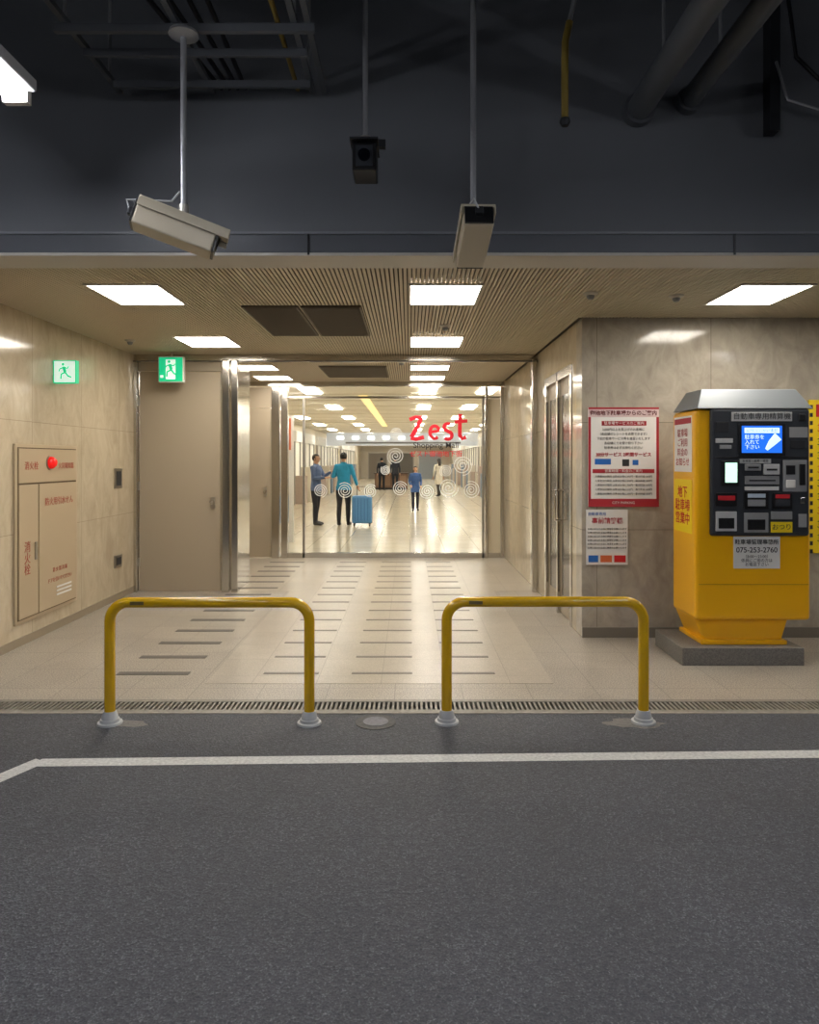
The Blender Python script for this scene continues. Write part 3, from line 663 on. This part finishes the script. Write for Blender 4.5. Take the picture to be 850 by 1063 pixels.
# ------------------------------------------------------------------ people
def person(name, x, y, H, heading, top, legs, hair='1c1714', skin='c79a7c', shoes='1a1a1c', armL=None, armR=None, longhair=False, stride=0.05, coat=0.0):
    """local frame: faces -Y.  armX = (elbow, hand) positions for a 1.7 m figure"""
    e = empty(name, (x, y, 0)); e.rotation_euler = (0, 0, heading)
    s = H/1.7
    armL = armL or ((.235, .02, 1.13), (.25, -.06, .88)); armR = armR or ((-.235, .02, 1.13), (-.25, -.06, .88))
    mats = [mat('cloth_'+top, top, .8, noise=.12, nscale=14), mat('cloth_'+legs, legs, .85, noise=.1, nscale=14), mat('skin_'+skin, skin, .55), mat('hair_'+hair, hair, .6), mat('shoe_'+shoes, shoes, .5), mat('eye', '101010', .3), mat('lip', '9a5a50', .5)]
    segs = []
    bm = bmesh.new()
    def T(pts, rad, mi, ref=(1, 0, 0)):
        addtube(bm, pts, rad, 14, ref=ref)
        for i in range(len(pts)-1): segs.append((Vector(pts[i]), Vector(pts[i+1]), mi, [max(r) if isinstance(r, tuple) else r for r in (rad[i], rad[i+1])]))
    hem = .84-coat
    T([(0, 0, hem), (0, 0, .95), (0, 0, 1.08), (0, -.005, 1.22), (0, 0, 1.34), (0, .005, 1.42), (0, .005, 1.47)], [(.175+coat*.1, .125+coat*.15), (.168, .12), (.148, .105), (.165, .115), (.185, .115), (.15, .09), (.07, .065)], 0)
    for sg_ in (1, -1):
        el, ha = (armL if sg_ > 0 else armR); el = Vector(el); ha = Vector(ha)
        sh = Vector((.17*sg_, .005, 1.395)); d = (ha-el).normalized(); wr = el+(ha-el)*.86
        T([(.06*sg_, .005, 1.40), sh, sh.lerp(el, .5), el, el.lerp(wr, .5), wr], [.06, .066, .056, .047, .043, .034], 0)
        T([wr-d*.01, ha], [.024, .022], 2)
        palm = ha+d*.045
        T([ha, palm, ha+d*.08], [(.03, .018), (.042, .018), (.036, .014)], 2)
        hx = .095*sg_; st = stride*sg_
        T([(hx*.9, 0, .92), (hx, st*.3, .75), (hx*1.02, st*.6-.01, .5), (hx*1.05, st+.015, .28), (hx*1.05, st+.02, .085)], [.1, .088, .062, .058, .045], 1)
        T([(hx*1.05, st+.05, .045), (hx*1.1, st-.05, .05), (hx*1.2, st-.15, .035), (hx*1.2, st-.18, .032)], [(.038, .04), (.043, .048), (.044, .033), (.03, .022)], 4)
    T([(0, .005, 1.44), (0, -.005, 1.53)], [.056, .052], 2)
    ell(bm, (0, -.01, 1.615), (.072, .09, .098), 2); ell(bm, (0, -.035, 1.565), (.052, .055, .05), 2)
    segs.append((Vector((0, -.01, 1.56)), Vector((0, -.01, 1.65)), 2, [.08, .08]))
    tmp = finish('tmp_body', bm, mats[0])
    md = tmp.modifiers.new('r', 'REMESH'); md.mode = 'VOXEL'; md.voxel_size = .011
    ms = tmp.modifiers.new('s', 'SMOOTH'); ms.factor = .5; ms.iterations = 5
    dg = bpy.context.evaluated_depsgraph_get(); me = bpy.data.meshes.new_from_object(tmp.evaluated_get(dg))
    bpy.data.objects.remove(tmp)
    b2 = bmesh.new(); b2.from_mesh(me)
    for f in b2.faces:
        c = f.calc_center_median(); best = 9; bi = 0
        for (a, b, mi, rr) in segs:
            ab = b-a; t = max(0, min(1, (c-a).dot(ab)/ab.length_squared)); d = (c-(a+ab*t)).length/(rr[0]+(rr[1]-rr[0])*t)
            if d < best: best = d; bi = mi
        if c.z > 1.47 and abs(c.x) < .12: bi = 2
        if bi == 1 and c.z > hem+.004: bi = 0
        if bi == 0 and c.z < hem-.004 and abs(c.x) < .2: bi = 1
        f.material_index = bi; f.smooth = True
    for sg_ in (1, -1):
        el, ha = (armL if sg_ > 0 else armR); el = Vector(el); ha = Vector(ha); d = (ha-el).normalized()
        side = Vector((0, -1, 0)); side = (side-d*side.dot(d)); side = side.normalized() if side.length > .2 else Vector((0, 0, 1))
        cr = d.cross(side)*-sg_
        for k, L in enumerate((.062, .072, .068, .054)):
            base = ha+d*.07+side*(.027-.018*k)
            addtube(b2, [base, base+d*L*.4+cr*.004, base+d*L*.75+cr*.016, base+d*L*.95+cr*.03], [.0095, .009, .008, .006], 8, 2)
        tb = ha+d*.025+side*.03
        addtube(b2, [tb-side*.01, tb+side*.022+d*.02, tb+side*.03+d*.05+cr*.01], [.011, .010, .007], 8, 2)
    for sg_ in (1, -1):
        ell(b2, (.03*sg_, -.091, 1.62), (.011, .006, .005), 5, 8, 6); ell(b2, (.075*sg_, 0, 1.605), (.012, .02, .03), 2, 8, 6)
        addtube(b2, [(.018*sg_, -.099, 1.638), (.045*sg_, -.09, 1.64)], [.003, .003], 6, 3)
    addtube(b2, [(0, -.095, 1.63), (0, -.112, 1.595), (0, -.1, 1.588)], [.006, .012, .009], 8, 2)
    addtube(b2, [(-.022, -.086, 1.562), (0, -.093, 1.561), (.022, -.086, 1.562)], [.003, .005, .003], 6, 6)
    res = bmesh.ops.create_uvsphere(b2, u_segments=20, v_segments=14, radius=1, matrix=Matrix.Translation((0, .004, 1.63)) @ Matrix.Diagonal((.084, .1, .1, 1)))
    kill = []
    for v in res['verts']:
        if (v.co.y < -.03 and v.co.z < 1.66) or v.co.z < 1.565: kill.append(v)
    ks = set(kill)
    for v in res['verts']:
        if v not in ks:
            for f in v.link_faces: f.material_index = 3; f.smooth = True
    bmesh.ops.delete(b2, geom=kill, context='VERTS')
    if longhair:
        addtube(b2, [(0, .05, 1.66), (0, .075, 1.58), (0, .085, 1.48), (0, .1, 1.38)], [(.07, .05), (.078, .045), (.08, .035), (.06, .02)], 12, 3, ref=(1, 0, 0))
    if coat == 0:
        addtube(b2, [(0, .005, 1.455), (0, 0, 1.49)], [(.072, .068), (.062, .06)], 14, 0, ref=(1, 0, 0))
    bmesh.ops.transform(b2, matrix=Matrix.Scale(s, 4), verts=b2.verts)
    o = finish('body', b2, mats, e)
    return e
person('standing_man', -2.24, 17.1, 1.68, math.radians(70), '5a6c90', '2a2b32', armL=((.2, -.12, 1.18), (.12, -.36, 1.30)), armR=((-.22, -.06, 1.14), (-.14, -.33, 1.16)), stride=.04)
person('standing_man', -1.57, 17.0, 1.72, math.radians(172), '2a92bc', '2a2b32', armL=((.25, .0, 1.15), (.17, -.2, 1.22)), armR=((-.25, -.03, 1.15), (-.33, .0, .93)), stride=.05)
person('walking_child', 0.18, 22.0, 1.36, math.radians(5), '3a5a90', '1c2030', armL=((.22, .03, 1.12), (.2, -.12, .95)), armR=((-.22, .03, 1.12), (-.18, -.14, .98)), stride=.14, coat=.12, longhair=True)
person('counter_attendant', -1.45, 37.3, 1.68, math.radians(170), '20242c', '1b1c20')
person('counter_attendant', -0.75, 37.2, 1.72, math.radians(188), '2a2c34', '1b1c20')
person('walking_woman', 1.28, 31.0, 1.62, math.radians(200), 'c9c0ad', '3a3530', stride=.16, coat=.3, longhair=True)
sc_ = empty('wheeled_suitcase', (-1.12, 16.85, 0))
M_suit = mat('suitcase_blue', '5a92c8', .45)
box('shell', -.235, .235, -.14, .14, .07, .72, M_suit, sc_, bevel=.05)
for i in range(5): box('rib_%d' % i, -.17+i*.075, -.14+i*.075, -.15, .15, .12, .67, mat('suitcase_rib', '4a82b8', .45), sc_, bevel=.006)
box('zip', -.238, .238, -.006, .006, .075, .715, M_black, sc_, bevel=.002)
for i, (a, b) in enumerate(((-.18, -.1), (.18, -.1), (-.18, .1), (.18, .1))): tube('wheel_%d' % i, [(a-.012, b, .033), (a+.012, b, .033)], .033, M_black, sc_, 14); box('fork_%d' % i, a-.018, a+.018, b-.012, b+.012, .035, .08, M_black, sc_)
tube('pull_handle', [(-.12, .08, .70), (-.12, .08, .93), (.08, .08, .93), (.08, .08, .70)], .01, M_dark, sc_, 8)

# ------------------------------------------------------------------ world + camera
w = bpy.data.worlds.new('world'); scene.world = w; w.use_nodes = True
w.node_tree.nodes['Background'].inputs[0].default_value = (0.5, 0.55, 0.65, 1); w.node_tree.nodes['Background'].inputs[1].default_value = 0.05
cam = bpy.data.cameras.new('camera'); co = bpy.data.objects.new('camera', cam); COL.objects.link(co)
co.location = (0, 0, 1.55); co.rotation_euler = (math.pi/2, 0, 0)
cam.sensor_width = 36; cam.lens = 740/1063*36; cam.shift_y = -0.0503
cam.clip_start = .05; cam.clip_end = 200
scene.camera = co
